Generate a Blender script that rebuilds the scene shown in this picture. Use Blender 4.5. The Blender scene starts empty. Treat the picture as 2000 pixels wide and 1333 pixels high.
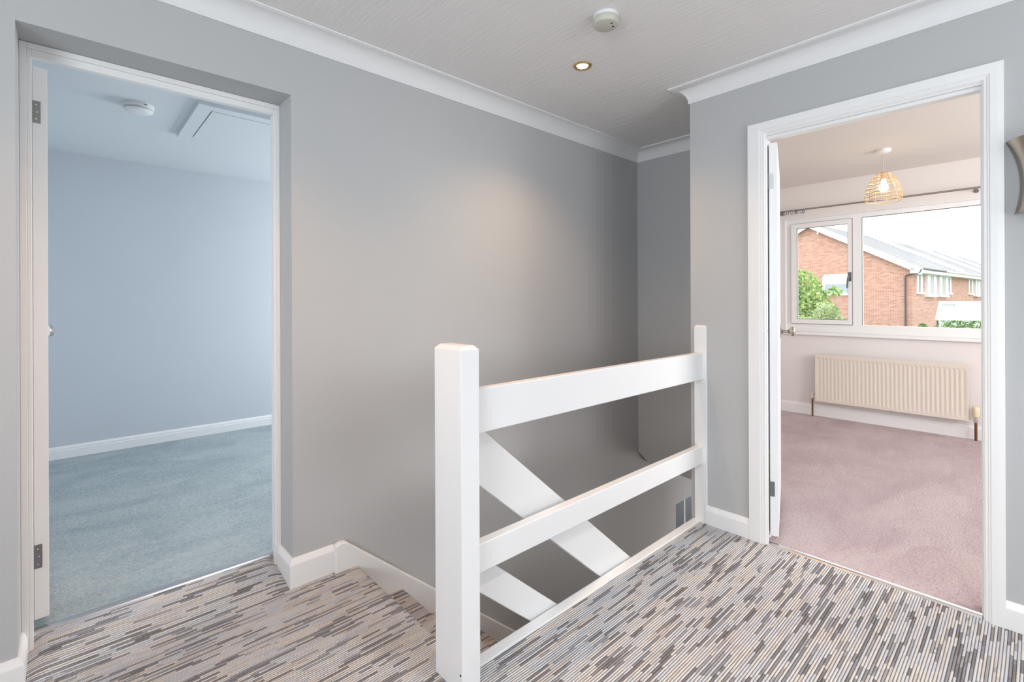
import bpy, bmesh, math, random
from mathutils import Vector, Matrix
random.seed(7)
S = bpy.context.scene
COL = S.collection
PI = math.pi

# ------------------------------------------------------------------ camera
cam_data = bpy.data.cameras.new('camera')
cam_data.sensor_width = 36.0
cam_data.lens = 16.961
cam_data.shift_y = -0.0396
cam_data.clip_start = 0.02
cam_data.clip_end = 400
camera = bpy.data.objects.new('camera', cam_data)
COL.objects.link(camera)
_r = Vector((0.7365089, -0.67641514, -0.00414609)); _u = Vector((0.00305426, -0.00280384, 0.9999914))
_b = -Vector((0.67642096, 0.73651524, 0.0))
camera.matrix_world = Matrix(((_r.x, _u.x, _b.x, 0), (_r.y, _u.y, _b.y, 0), (_r.z, _u.z, _b.z, 1.22), (0, 0, 0, 1)))
S.camera = camera

# ------------------------------------------------------------------ world, view, large lights
world = bpy.data.worlds.new('overcast_sky'); S.world = world; world.use_nodes = True
bg = world.node_tree.nodes['Background']
bg.inputs[0].default_value = (0.93, 0.965, 1.0, 1); bg.inputs[1].default_value = 3.1
S.view_settings.view_transform = 'Standard'; S.view_settings.look = 'None'
S.view_settings.gamma = 1.0; S.view_settings.use_curve_mapping = False
S.view_settings.exposure = 0.0

def area(name, loc, direction, sx, sy, power, col, spread=None):
    l = bpy.data.lights.new(name, 'AREA'); l.shape = 'RECTANGLE'; l.size = sx; l.size_y = sy
    l.energy = power; l.color = col
    if spread: l.spread = math.radians(spread)
    o = bpy.data.objects.new(name, l); COL.objects.link(o); o.location = loc
    o.rotation_euler = Vector(direction).to_track_quat('-Z', 'Y').to_euler()
    return o
DAY = (0.80, 0.90, 1.0)
area('landing_left_fill', (-1.78, -0.12, 1.47), (1, 0.22, 0.45), 1.5, 1.2, 54, (0.84, 0.93, 1.0))  # unseen source, added to throw cool light on the right wall and newel
area('landing_back_fill', (1.35, -1.78, 1.47), (0.0, 1, 0.10), 1.5, 1.2, 15, (0.92, 0.95, 1.0))  # fill lamp added behind the camera
area('blue_bedroom_window_daylight', (3.3, 3.7, 1.5), (-1, 0.05, -0.2), 1.7, 1.3, 68, (0.94, 0.97, 1.0))
area('pink_bedroom_side_fill', (4.3, -1.88, 1.5), (0.0, 1, -0.05), 1.9, 1.3, 70, (1.0, 0.975, 0.945))  # extra unseen lamp, added to lift the pink bedroom
area('downstairs_room_fill', (4.9, 2.9, -0.4), (-0.3, 0, -1), 0.5, 0.5, 5, (0.93, 0.97, 1.0))  # small lamp added to brighten the room below
area('hall_daylight', (5.5, 0.6, -1.5), (-1, 0.4, 0.0), 1.0, 1.4, 34, (1.0, 0.93, 0.86))

def spot(name, loc, direction, power, col, size, blend=1.0, r=0.03):
    l = bpy.data.lights.new(name, 'SPOT'); l.energy = power; l.color = col
    l.spot_size = math.radians(size); l.spot_blend = blend; l.shadow_soft_size = r
    o = bpy.data.objects.new(name, l); COL.objects.link(o); o.location = loc
    o.rotation_euler = Vector(direction).to_track_quat('-Z', 'Y').to_euler()
WARM = (1.0, 0.61, 0.32)

# ------------------------------------------------------------------ dimensions
W = 2.157      # stair wall plane (faces -Y)
R = 2.560      # pink bedroom wall plane (faces -X)
E = 3.344      # far end wall of the stairwell
RE = 1.3106    # end of the pink bedroom wall
H = 2.40
PW = 5.778     # pink bedroom window wall
BW = 4.904     # blue bedroom far wall
BZ = 0.06      # blue bedroom floor
XL, YB = -1.7, -1.7

# ------------------------------------------------------------------ node helpers
def new_mat(name):
    m = bpy.data.materials.new(name); m.use_nodes = True
    nt = m.node_tree
    return m, nt, nt.nodes['Principled BSDF']
def N(nt, kind, **kw):
    n = nt.nodes.new(kind)
    for k, v in kw.items():
        if k.startswith('i_'):
            key = k[2:]
            key = int(key) if key.isdigit() else key.replace('_', ' ')
            n.inputs[key].default_value = v
        else: setattr(n, k, v)
    return n
def L(nt, a, b): nt.links.new(a, b)
def math_node(nt, op, a, b=None, c=None):
    n = nt.nodes.new('ShaderNodeMath'); n.operation = op
    for i, v in enumerate((a, b, c)):
        if v is None: continue
        if isinstance(v, (int, float)): n.inputs[i].default_value = v
        else: nt.links.new(v, n.inputs[i])
    return n.outputs[0]
def plain(name, col, rough=0.5, metal=0.0, bump=0.0, scale=120.0, var=0.0, coat=0.0):
    m, nt, p = new_mat(name)
    p.inputs['Base Color'].default_value = (*col, 1); p.inputs['Roughness'].default_value = rough
    p.inputs['Metallic'].default_value = metal
    if coat: p.inputs['Coat Weight'].default_value = coat
    geo = N(nt, 'ShaderNodeNewGeometry')
    nz = N(nt, 'ShaderNodeTexNoise', i_Scale=scale, i_Detail=3.0); L(nt, geo.outputs['Position'], nz.inputs['Vector'])
    if bump:
        b = N(nt, 'ShaderNodeBump', i_Strength=bump, i_Distance=0.002)
        L(nt, nz.outputs['Fac'], b.inputs['Height']); L(nt, b.outputs[0], p.inputs['Normal'])
    if var:
        nz2 = N(nt, 'ShaderNodeTexNoise', i_Scale=2.2, i_Detail=4.0); L(nt, geo.outputs['Position'], nz2.inputs['Vector'])
        rm = N(nt, 'ShaderNodeMapRange', i_3=1 - var, i_4=1 + var); L(nt, nz2.outputs['Fac'], rm.inputs[0])
        mx = N(nt, 'ShaderNodeVectorMath', operation='SCALE'); mx.inputs[0].default_value = col
        L(nt, rm.outputs[0], mx.inputs['Scale']); L(nt, mx.outputs[0], p.inputs['Base Color'])
    return m

M = {}
M['wall'] = plain('grey_matt_paint', (0.455, 0.46, 0.465), 0.75, bump=0.12, scale=160, var=0.02)
M['white'] = plain('white_satin_paint', (0.80, 0.80, 0.80), 0.38, bump=0.08, scale=60)
M['cornice'] = plain('white_cornice_paint', (0.74, 0.74, 0.745), 0.6, bump=0.05, scale=90)
M['blue_wall'] = plain('pale_blue_paint', (0.53, 0.565, 0.61), 0.75, bump=0.12, scale=160, var=0.03)
M['blue_ceiling'] = plain('pale_ceiling_paint', (0.68, 0.72, 0.75), 0.8, bump=0.1)
M['pink_wall'] = plain('warm_white_paint', (0.75, 0.715, 0.70), 0.7, bump=0.12, scale=160, var=0.02)
M['pink_ceiling'] = plain('white_ceiling_paint', (0.66, 0.615, 0.585), 0.8, bump=0.1)
M['upvc'] = plain('white_window_plastic', (0.80, 0.80, 0.80), 0.3)
M['cream'] = plain('cream_enamel', (0.70, 0.635, 0.56), 0.4)
M['cream_plastic'] = plain('cream_plastic', (0.72, 0.60, 0.44), 0.45)
M['chrome'] = plain('chrome', (0.75, 0.74, 0.72), 0.18, 1.0)
M['nickel'] = plain('brushed_nickel', (0.38, 0.345, 0.30), 0.34, 1.0, bump=0.1, scale=300)
M['steel'] = plain('dull_steel', (0.22, 0.225, 0.23), 0.42, 0.8, bump=0.1, scale=200)
M['dark_steel'] = plain('dark_steel', (0.16, 0.17, 0.18), 0.45, 0.8)
M['painted_hinge'] = plain('white_painted_hinge', (0.60, 0.60, 0.58), 0.4)
M['brass'] = plain('brass', (0.72, 0.50, 0.24), 0.3, 1.0)
M['copper'] = plain('tarnished_copper', (0.16, 0.075, 0.035), 0.5, 0.6)
M['black'] = plain('black_recess', (0.015, 0.015, 0.015), 0.6)
M['alarm_white'] = plain('white_plastic', (0.78, 0.79, 0.80), 0.4)
M['alarm_beige'] = plain('yellowed_plastic', (0.53, 0.53, 0.46), 0.45)
M['rattan'] = plain('natural_rattan', (0.66, 0.48, 0.29), 0.6, bump=0.3, scale=200)
M['cord'] = plain('grey_flex', (0.55, 0.52, 0.47), 0.6)
M['strip'] = plain('aluminium_strip', (0.62, 0.61, 0.62), 0.25, 1.0)
M['roof'] = plain('grey_roof_tile', (0.34, 0.335, 0.34), 0.7, bump=0.4, scale=20, var=0.12)
M['out_white'] = plain('white_exterior_paint', (0.8, 0.8, 0.8), 0.5)
M['downpipe'] = plain('grey_brown_pipe', (0.10, 0.09, 0.095), 0.5)
M['bark'] = plain('bark', (0.12, 0.085, 0.06), 0.9, bump=0.5, scale=30)
M['grass'] = plain('garden_grass', (0.10, 0.16, 0.05), 0.9, bump=0.5, scale=40, var=0.2)
M['house_glass'] = plain('house_window_glass', (0.36, 0.42, 0.44), 0.08)  # one even blue-grey colour for the panes
M['pale_panel'] = plain('pale_glasshouse_panel', (0.40, 0.40, 0.39), 0.25)

def ceiling_mat():
    m, nt, p = new_mat('brushed_textured_ceiling')
    p.inputs['Base Color'].default_value = (0.80, 0.785, 0.775, 1); p.inputs['Roughness'].default_value = 0.7
    geo = N(nt, 'ShaderNodeNewGeometry')
    mp = N(nt, 'ShaderNodeMapping'); mp.inputs['Scale'].default_value = (85, 6, 1); mp.inputs['Rotation'].default_value = (0, 0, -0.06)
    L(nt, geo.outputs['Position'], mp.inputs['Vector'])
    nz = N(nt, 'ShaderNodeTexNoise', i_Scale=1.0, i_Detail=5.0, i_Roughness=0.65); L(nt, mp.outputs[0], nz.inputs['Vector'])
    b = N(nt, 'ShaderNodeBump', i_Strength=0.8, i_Distance=0.0045); L(nt, nz.outputs['Fac'], b.inputs['Height'])
    L(nt, b.outputs[0], p.inputs['Normal']); return m
M['ceiling'] = ceiling_mat()

def stripe_carpet():
    m, nt, p = new_mat('striped_loop_carpet')
    p.inputs['Roughness'].default_value = 0.95
    p.inputs['Specular IOR Level'].default_value = 0.15
    geo = N(nt, 'ShaderNodeNewGeometry'); sp = N(nt, 'ShaderNodeSeparateXYZ'); L(nt, geo.outputs['Position'], sp.inputs[0])
    u = math_node(nt, 'SUBTRACT', sp.outputs[0], sp.outputs[2])
    wob = N(nt, 'ShaderNodeTexNoise', i_Scale=3.0, i_Detail=1.0); L(nt, geo.outputs['Position'], wob.inputs['Vector'])
    v = math_node(nt, 'ADD', sp.outputs[1], math_node(nt, 'MULTIPLY', wob.outputs['Fac'], 0.004))
    rowf = math_node(nt, 'DIVIDE', v, 0.0086)
    row = math_node(nt, 'FLOOR', rowf)
    w1 = N(nt, 'ShaderNodeTexWhiteNoise', noise_dimensions='1D'); L(nt, row, w1.inputs['W'])
    # variable length dashes: jitter u with a per-row noise
    cv = N(nt, 'ShaderNodeCombineXYZ'); L(nt, math_node(nt, 'MULTIPLY', u, 6.0), cv.inputs[0]); L(nt, math_node(nt, 'MULTIPLY', row, 7.31), cv.inputs[1])
    nj = N(nt, 'ShaderNodeTexNoise', i_Scale=1.0, i_Detail=1.0); L(nt, cv.outputs[0], nj.inputs['Vector'])
    s = math_node(nt, 'ADD', math_node(nt, 'DIVIDE', u, 0.105), math_node(nt, 'MULTIPLY', w1.outputs['Value'], 37.0))
    s = math_node(nt, 'ADD', s, math_node(nt, 'MULTIPLY', nj.outputs['Fac'], 3.0))
    seg = math_node(nt, 'FLOOR', s)
    c2 = N(nt, 'ShaderNodeCombineXYZ'); L(nt, row, c2.inputs[0]); L(nt, seg, c2.inputs[1])
    w2 = N(nt, 'ShaderNodeTexWhiteNoise', noise_dimensions='2D'); L(nt, c2.outputs[0], w2.inputs['Vector'])
    # clusters of darker and lighter yarn, drifting across rows
    mp = N(nt, 'ShaderNodeMapping'); mp.inputs['Scale'].default_value = (3.2, 13, 0); mp.inputs['Rotation'].default_value = (0, 0, 0.12)
    L(nt, geo.outputs['Position'], mp.inputs['Vector'])
    lf = N(nt, 'ShaderNodeTexNoise', i_Scale=1.0, i_Detail=2.0); L(nt, mp.outputs[0], lf.inputs['Vector'])
    c3 = N(nt, 'ShaderNodeCombineXYZ'); L(nt, seg, c3.inputs[0]); L(nt, row, c3.inputs[1])
    w3 = N(nt, 'ShaderNodeTexWhiteNoise', noise_dimensions='2D'); L(nt, c3.outputs[0], w3.inputs['Vector'])
    lf2 = N(nt, 'ShaderNodeTexNoise', i_Scale=1.7, i_Detail=1.0); L(nt, mp.outputs[0], lf2.inputs['Vector'])
    val = math_node(nt, 'ADD', math_node(nt, 'MULTIPLY', w2.outputs['Value'], 0.92), math_node(nt, 'MULTIPLY', math_node(nt, 'SUBTRACT', lf.outputs['Fac'], 0.5), 0.38))
    cr = N(nt, 'ShaderNodeValToRGB'); cr.color_ramp.interpolation = 'CONSTANT'
    cols = [(0.0, (0.27, 0.255, 0.26)), (0.11, (0.35, 0.34, 0.355)), (0.20, (0.46, 0.45, 0.46))]
    el = cr.color_ramp.elements
    el[0].position = cols[0][0]; el[0].color = (*cols[0][1], 1)
    el[1].position = cols[1][0]; el[1].color = (*cols[1][1], 1)
    for ps, c in cols[2:]:
        e = el.new(ps); e.color = (*c, 1)
    L(nt, val, cr.inputs[0])
    hue = math_node(nt, 'ADD', math_node(nt, 'MULTIPLY', math_node(nt, 'SUBTRACT', lf2.outputs['Fac'], 0.5), 1.8), math_node(nt, 'MULTIPLY', w3.outputs['Value'], 1.0))
    cl = N(nt, 'ShaderNodeValToRGB'); cl.color_ramp.interpolation = 'CONSTANT'; e2 = cl.color_ramp.elements
    e2[0].position = 0.0; e2[0].color = (0.69, 0.70, 0.735, 1); e2[1].position = 0.30; e2[1].color = (0.77, 0.765, 0.78, 1)
    for ps, c in ((0.52, (0.80, 0.76, 0.73)), (0.66, (0.81, 0.765, 0.715)), (0.9, (0.72, 0.65, 0.61))):
        e = e2.new(ps); e.color = (*c, 1)
    L(nt, hue, cl.inputs[0])
    isl = math_node(nt, 'GREATER_THAN', val, 0.27)
    mxd = N(nt, 'ShaderNodeMix', data_type='RGBA')
    L(nt, isl, mxd.inputs['Factor']); L(nt, cr.outputs['Color'], mxd.inputs['A']); L(nt, cl.outputs['Color'], mxd.inputs['B'])
    # ridges of loops
    fr = math_node(nt, 'FRACT', rowf)
    d = math_node(nt, 'SUBTRACT', math_node(nt, 'MULTIPLY', fr, 2.0), 1.0)
    ridge = math_node(nt, 'SUBTRACT', 1.0, math_node(nt, 'POWER', math_node(nt, 'ABSOLUTE', d), 2.6))
    loops = math_node(nt, 'SINE', math_node(nt, 'ADD', math_node(nt, 'MULTIPLY', u, 2 * PI / 0.0048), math_node(nt, 'MULTIPLY', w1.outputs['Value'], 6.28)))
    fz = N(nt, 'ShaderNodeTexNoise', i_Scale=420.0, i_Detail=2.0); L(nt, geo.outputs['Position'], fz.inputs['Vector'])
    hgt = math_node(nt, 'ADD', ridge, math_node(nt, 'ADD', math_node(nt, 'MULTIPLY', loops, 0.12), math_node(nt, 'MULTIPLY', fz.outputs['Fac'], 0.7)))
    b = N(nt, 'ShaderNodeBump', i_Strength=1.0, i_Distance=0.0045); L(nt, hgt, b.inputs['Height']); L(nt, b.outputs[0], p.inputs['Normal'])
    dk = N(nt, 'ShaderNodeMapRange', i_3=0.32, i_4=1.0); dk.inputs[1].default_value = 0.0; dk.inputs[2].default_value = 0.8  # colour darkened in the gaps between rows, standing for shade there
    L(nt, ridge, dk.inputs[0])
    fm = N(nt, 'ShaderNodeMapRange', i_3=0.72, i_4=1.28); dk2 = fm; L(nt, fz.outputs['Fac'], fm.inputs[0])
    sc = math_node(nt, 'MULTIPLY', dk.outputs[0], fm.outputs[0])
    vm = N(nt, 'ShaderNodeVectorMath', operation='SCALE'); L(nt, mxd.outputs['Result'], vm.inputs[0]); L(nt, sc, vm.inputs['Scale'])
    L(nt, vm.outputs[0], p.inputs['Base Color'])
    return m
M['carpet'] = stripe_carpet()

def pile_carpet(name, light, dark, rot):
    m, nt, p = new_mat(name)
    p.inputs['Roughness'].default_value = 1.0; p.inputs['Specular IOR Level'].default_value = 0.1
    geo = N(nt, 'ShaderNodeNewGeometry')
    mp = N(nt, 'ShaderNodeMapping'); mp.inputs['Scale'].default_value = (1.9, 3.6, 1); mp.inputs['Rotation'].default_value = (0, 0, rot)
    L(nt, geo.outputs['Position'], mp.inputs['Vector'])
    n1 = N(nt, 'ShaderNodeTexNoise', i_Scale=1.0, i_Detail=8.0, i_Roughness=0.68, i_Distortion=0.6); L(nt, mp.outputs[0], n1.inputs['Vector'])
    mp2 = N(nt, 'ShaderNodeMapping'); mp2.inputs['Scale'].default_value = (60, 95, 60); mp2.inputs['Rotation'].default_value = (0, 0, rot)
    L(nt, geo.outputs['Position'], mp2.inputs['Vector'])
    n2 = N(nt, 'ShaderNodeTexNoise', i_Scale=1.0, i_Detail=4.0, i_Roughness=0.7); L(nt, mp2.outputs[0], n2.inputs['Vector'])
    f = math_node(nt, 'ADD', math_node(nt, 'MULTIPLY', n1.outputs['Fac'], 0.52), math_node(nt, 'MULTIPLY', n2.outputs['Fac'], 0.58))
    cr = N(nt, 'ShaderNodeValToRGB'); cr.color_ramp.elements[0].position = 0.44; cr.color_ramp.elements[1].position = 0.63
    cr.color_ramp.elements[0].color = (*dark, 1); cr.color_ramp.elements[1].color = (*light, 1)
    L(nt, f, cr.inputs[0]); L(nt, cr.outputs[0], p.inputs['Base Color'])
    b = N(nt, 'ShaderNodeBump', i_Strength=1.0, i_Distance=0.012); L(nt, n2.outputs['Fac'], b.inputs['Height']); L(nt, b.outputs[0], p.inputs['Normal'])
    return m
M['pink_carpet'] = pile_carpet('dusky_pink_pile_carpet', (0.60, 0.50, 0.505), (0.46, 0.355, 0.37), 0.15)
M['blue_carpet'] = pile_carpet('grey_blue_pile_carpet', (0.47, 0.53, 0.545), (0.32, 0.39, 0.42), 0.1)

def brick_mat():
    m, nt, p = new_mat('red_brickwork')
    p.inputs['Roughness'].default_value = 0.9
    tc = N(nt, 'ShaderNodeTexCoord'); sp = N(nt, 'ShaderNodeSeparateXYZ'); L(nt, tc.outputs['Object'], sp.inputs[0])
    cb = N(nt, 'ShaderNodeCombineXYZ'); L(nt, math_node(nt, 'ADD', sp.outputs[0], sp.outputs[1]), cb.inputs[0]); L(nt, sp.outputs[2], cb.inputs[1])
    br = N(nt, 'ShaderNodeTexBrick'); br.inputs['Scale'].default_value = 1.0
    br.inputs['Brick Width'].default_value = 0.225; br.inputs['Row Height'].default_value = 0.075
    br.inputs['Mortar Size'].default_value = 0.009; br.inputs['Bias'].default_value = 0.0
    br.inputs['Color1'].default_value = (0.46, 0.20, 0.14, 1); br.inputs['Color2'].default_value = (0.62, 0.33, 0.245, 1)
    br.inputs['Mortar'].default_value = (0.62, 0.48, 0.42, 1)
    L(nt, cb.outputs[0], br.inputs['Vector']); L(nt, br.outputs['Color'], p.inputs['Base Color'])
    b = N(nt, 'ShaderNodeBump', i_Strength=0.4, i_Distance=0.01, invert=True); L(nt, br.outputs['Fac'], b.inputs['Height']); L(nt, b.outputs[0], p.inputs['Normal'])
    return m
M['brick'] = brick_mat()

def leaf_mat(name, c1, c2):
    m, nt, p = new_mat(name)
    oi = N(nt, 'ShaderNodeNewGeometry')
    w = N(nt, 'ShaderNodeTexNoise', i_Scale=6.0, i_Detail=3.0); L(nt, oi.outputs['Position'], w.inputs['Vector'])
    cr = N(nt, 'ShaderNodeValToRGB'); cr.color_ramp.elements[0].position = 0.38; cr.color_ramp.elements[1].position = 0.62
    cr.color_ramp.elements[0].color = (*c1, 1); cr.color_ramp.elements[1].color = (*c2, 1)
    L(nt, w.outputs['Fac'], cr.inputs[0]); L(nt, cr.outputs[0], p.inputs['Base Color'])
    p.inputs['Roughness'].default_value = 0.6; return m
M['leaf'] = leaf_mat('bright_green_leaf', (0.20, 0.34, 0.08), (0.56, 0.68, 0.26))
M['leaf_pale'] = leaf_mat('pale_feathery_leaf', (0.34, 0.44, 0.20), (0.62, 0.68, 0.42))
M['leaf_hedge'] = leaf_mat('hedge_leaf', (0.09, 0.19, 0.05), (0.26, 0.40, 0.12))

def glass_mat():
    m = bpy.data.materials.new('window_glass'); m.use_nodes = True; nt = m.node_tree
    for n in list(nt.nodes): nt.nodes.remove(n)
    out = N(nt, 'ShaderNodeOutputMaterial'); tr = N(nt, 'ShaderNodeBsdfTransparent'); gl = N(nt, 'ShaderNodeBsdfGlossy', i_Roughness=0.02)
    tr.inputs[0].default_value = (0.97, 0.98, 0.98, 1)
    fr = N(nt, 'ShaderNodeFresnel', i_IOR=1.45); mx = N(nt, 'ShaderNodeMixShader')
    L(nt, fr.outputs[0], mx.inputs[0]); L(nt, tr.outputs[0], mx.inputs[1]); L(nt, gl.outputs[0], mx.inputs[2]); L(nt, mx.outputs[0], out.inputs[0])
    return m
M['glass'] = glass_mat()
def emit_mat(name, col, st):
    m, nt, p = new_mat(name)
    p.inputs['Base Color'].default_value = (*col, 1); p.inputs['Emission Color'].default_value = (*col, 1)
    p.inputs['Emission Strength'].default_value = st; return m
M['lamp'] = emit_mat('warm_lamp_face', (1.0, 0.82, 0.58), 14.0)
M['bulb'] = emit_mat('warm_glowing_bulb', (1.0, 0.82, 0.58), 22.0)

# ------------------------------------------------------------------ mesh builder
class MB:
    def __init__(s): s.v = []; s.f = []
    def add(s, vs, fs):
        k = len(s.v); s.v += [tuple(p) for p in vs]; s.f += [tuple(i + k for i in f) for f in fs]; return s
    def box(s, x0, x1, y0, y1, z0, z1):
        vs = [(x, y, z) for x in (x0, x1) for y in (y0, y1) for z in (z0, z1)]
        return s.add(vs, [(0, 1, 3, 2), (4, 6, 7, 5), (0, 4, 5, 1), (2, 3, 7, 6), (0, 2, 6, 4), (1, 5, 7, 3)])
    def prism(s, poly, axis, a, b):
        """poly in the two remaining axes (in xyz order), extruded along axis from a to b"""
        def pt(p, t):
            return {'x': (t, p[0], p[1]), 'y': (p[0], t, p[1]), 'z': (p[0], p[1], t)}[axis]
        n = len(poly)
        vs = [pt(p, a) for p in poly] + [pt(p, b) for p in poly]
        fs = [tuple(range(n))[::-1], tuple(range(n, 2 * n))] + [(i, (i + 1) % n, n + (i + 1) % n, n + i) for i in range(n)]
        return s.add(vs, fs)
    def tube(s, pts, r, n=10, closed=False):
        pts = [Vector(p) for p in pts]; rings = []; m = len(pts)
        up = None
        for i, p in enumerate(pts):
            if closed: t = (pts[(i + 1) % m] - pts[i - 1]).normalized()
            else: t = (pts[min(i + 1, m - 1)] - pts[max(i - 1, 0)]).normalized()
            if up is None: up = Vector((0, 0, 1)) if abs(t.z) < 0.9 else Vector((1, 0, 0))
            a = up - t * up.dot(t)
            if a.length < 1e-6: a = Vector((1, 0, 0)) - t * t.x
            a.normalize(); b = t.cross(a); up = a
            rr = r[i] if isinstance(r, (list, tuple)) else r
            rings.append([p + a * rr * math.cos(2 * PI * k / n) + b * rr * math.sin(2 * PI * k / n) for k in range(n)])
        vs = [v for q in rings for v in q]; fs = []
        for i in range(m if closed else m - 1):
            j = (i + 1) % m
            fs += [(i * n + k, i * n + (k + 1) % n, j * n + (k + 1) % n, j * n + k) for k in range(n)]
        if not closed: fs += [tuple(range(n))[::-1], tuple(range((m - 1) * n, m * n))]
        return s.add(vs, fs)
    def lathe(s, prof, c, axis=(0, 0, 1), n=32):
        """prof: list of (radius, height along axis)"""
        ax = Vector(axis).normalized(); a = ax.orthogonal().normalized(); b = ax.cross(a); c = Vector(c)
        vs = []
        for (r, h) in prof:
            vs += [c + ax * h + (a * math.cos(2 * PI * k / n) + b * math.sin(2 * PI * k / n)) * max(r, 1e-5) for k in range(n)]
        fs = []
        for i in range(len(prof) - 1):
            fs += [(i * n + k, i * n + (k + 1) % n, (i + 1) * n + (k + 1) % n, (i + 1) * n + k) for k in range(n)]
        fs += [tuple(range(n))[::-1], tuple(range((len(prof) - 1) * n, len(prof) * n))]
        return s.add(vs, fs)
    def build(s, name, mat, parent=None, bevel=0.0, seg=2, smooth=False, local=False, angle=35, clean=True):
        me = bpy.data.meshes.new(name)
        off = Vector((0, 0, 0))
        if parent is not None and not local:
            q = parent
            while q is not None: off += q.location; q = q.parent
        me.from_pydata([tuple(Vector(p) - off) for p in s.v], [], s.f)
        if clean:
            bm = bmesh.new(); bm.from_mesh(me)
            bmesh.ops.remove_doubles(bm, verts=bm.verts, dist=1e-6)
            bmesh.ops.recalc_face_normals(bm, faces=bm.faces)
            if bevel > 0:
                es = [e for e in bm.edges if len(e.link_faces) == 2 and e.calc_face_angle(0) > 0.5]
                bmesh.ops.bevel(bm, geom=es, offset=bevel, segments=seg, affect='EDGES', profile=0.5, clamp_overlap=True)
            bm.to_mesh(me); bm.free()
        if smooth:
            me.set_sharp_from_angle(angle=math.radians(angle))
            for pl in me.polygons: pl.use_smooth = True
        me.materials.append(mat)
        o = bpy.data.objects.new(name, me); COL.objects.link(o)
        if parent is not None: o.parent = parent
        return o
def tag(o, label=None, cat=None, group=None, kind=None):
    if label: o['label'] = label
    if cat: o['category'] = cat
    if group: o['group'] = group
    if kind: o['kind'] = kind
    return o
def empty(name, loc, label=None, cat=None, group=None, kind=None, rz=0.0):
    o = bpy.data.objects.new(name, None); COL.objects.link(o); o.location = loc; o.rotation_euler = (0, 0, rz)
    o.empty_display_size = 0.05
    return tag(o, label, cat, group, kind)
def structure(o, label, cat):
    return tag(o, label, cat, kind='structure')
def panel(axis, p0, p1, u0, u1, z0, z1, holes=(), axis_pts=None):
    """a wall slab between planes p0..p1 on axis 'x' or 'y' with rectangular holes (u0,u1,z0,z1)"""
    m = MB()
    us = sorted({u0, u1} | {h[0] for h in holes} | {h[1] for h in holes}); us = [u for u in us if u0 <= u <= u1]
    zs = sorted({z0, z1} | {h[2] for h in holes} | {h[3] for h in holes}); zs = [z for z in zs if z0 <= z <= z1]
    nu, nz = len(us) - 1, len(zs) - 1
    def solid(i, j):
        if i < 0 or j < 0 or i >= nu or j >= nz: return False
        cu, cz = (us[i] + us[i + 1]) / 2, (zs[j] + zs[j + 1]) / 2
        return not any(h[0] < cu < h[1] and h[2] < cz < h[3] for h in holes)
    def P(pl, u, z): return (pl, u, z) if axis == 'x' else (u, pl, z)
    def quad(a, b, c, d): m.add([a, b, c, d], [(0, 1, 2, 3)])
    for i in range(nu):
        for j in range(nz):
            if not solid(i, j): continue
            a, b, c, d = us[i], us[i + 1], zs[j], zs[j + 1]
            for pl in (p0, p1): quad(P(pl, a, c), P(pl, b, c), P(pl, b, d), P(pl, a, d))
            if not solid(i - 1, j): quad(P(p0, a, c), P(p1, a, c), P(p1, a, d), P(p0, a, d))
            if not solid(i + 1, j): quad(P(p0, b, c), P(p1, b, c), P(p1, b, d), P(p0, b, d))
            if not solid(i, j - 1): quad(P(p0, a, c), P(p1, a, c), P(p1, b, c), P(p0, b, c))
            if not solid(i, j + 1): quad(P(p0, a, d), P(p1, a, d), P(p1, b, d), P(p0, b, d))
    return m

# ================================================================== SETTING: landing shell
RX0, RX1, RZ1 = -0.1215, 0.7024, 2.104          # recess of the blue bedroom door
structure(panel('y', W, 2.40, XL - .1, 5.7, -2.6, H + .1, [(RX0, RX1, 0.0, RZ1), (3.9275, 4.72, -2.6, -0.583)]).build('wall_stair_side', M['wall']),
          'long grey wall beside the stairs with a recessed doorway at its left', 'wall')
structure(panel('x', R, R + .1, YB - .1, RE, -0.25, H + .1, [(0.113, 0.937, -0.005, 2.047)]).build('wall_right', M['wall']),
          'grey wall on the right around the pink bedroom doorway', 'wall')
# end wall of the stairwell with its clipped lower corner
structure(MB().prism([(RE - .02, -0.1), (1.714, -0.0934), (1.8144, -0.0862), (2.06, -0.0587), (W + .001, 0.0105), (W + .001, H + .1), (RE - .02, H + .1)], 'x', E, E + .1).build('wall_far_end', M['wall']),
          'narrow dark grey wall at the far end of the stairwell', 'wall')
structure(MB().box(R + .1, E + .1, RE - .1, RE, -0.25, H + .1).build('wall_stairwell_near_side', M['wall']), 'wall between the stairwell and the pink bedroom', 'wall')
structure(panel('x', XL - .1, XL, YB - .1, W, -.1, H + .1, [(-0.87, 0.63, 0.85, 2.1)]).build('wall_left', M['wall']), 'grey landing wall with an opening added for fill light, left of the viewer', 'wall')  # opening added to hold the left fill lamp
structure(panel('y', YB - .1, YB, XL, R, -.1, H + .1, [(0.6, 2.1, 0.85, 2.1)]).build('wall_back', M['wall']), 'grey landing wall with an opening added for fill light, behind the viewer', 'wall')  # opening added to hold the back fill lamp
structure(MB().box(XL - .1, E + .1, YB - .1, W + .02, H, H + .1).build('ceiling', M['ceiling']), 'brushed white textured landing ceiling', 'ceiling')

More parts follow.
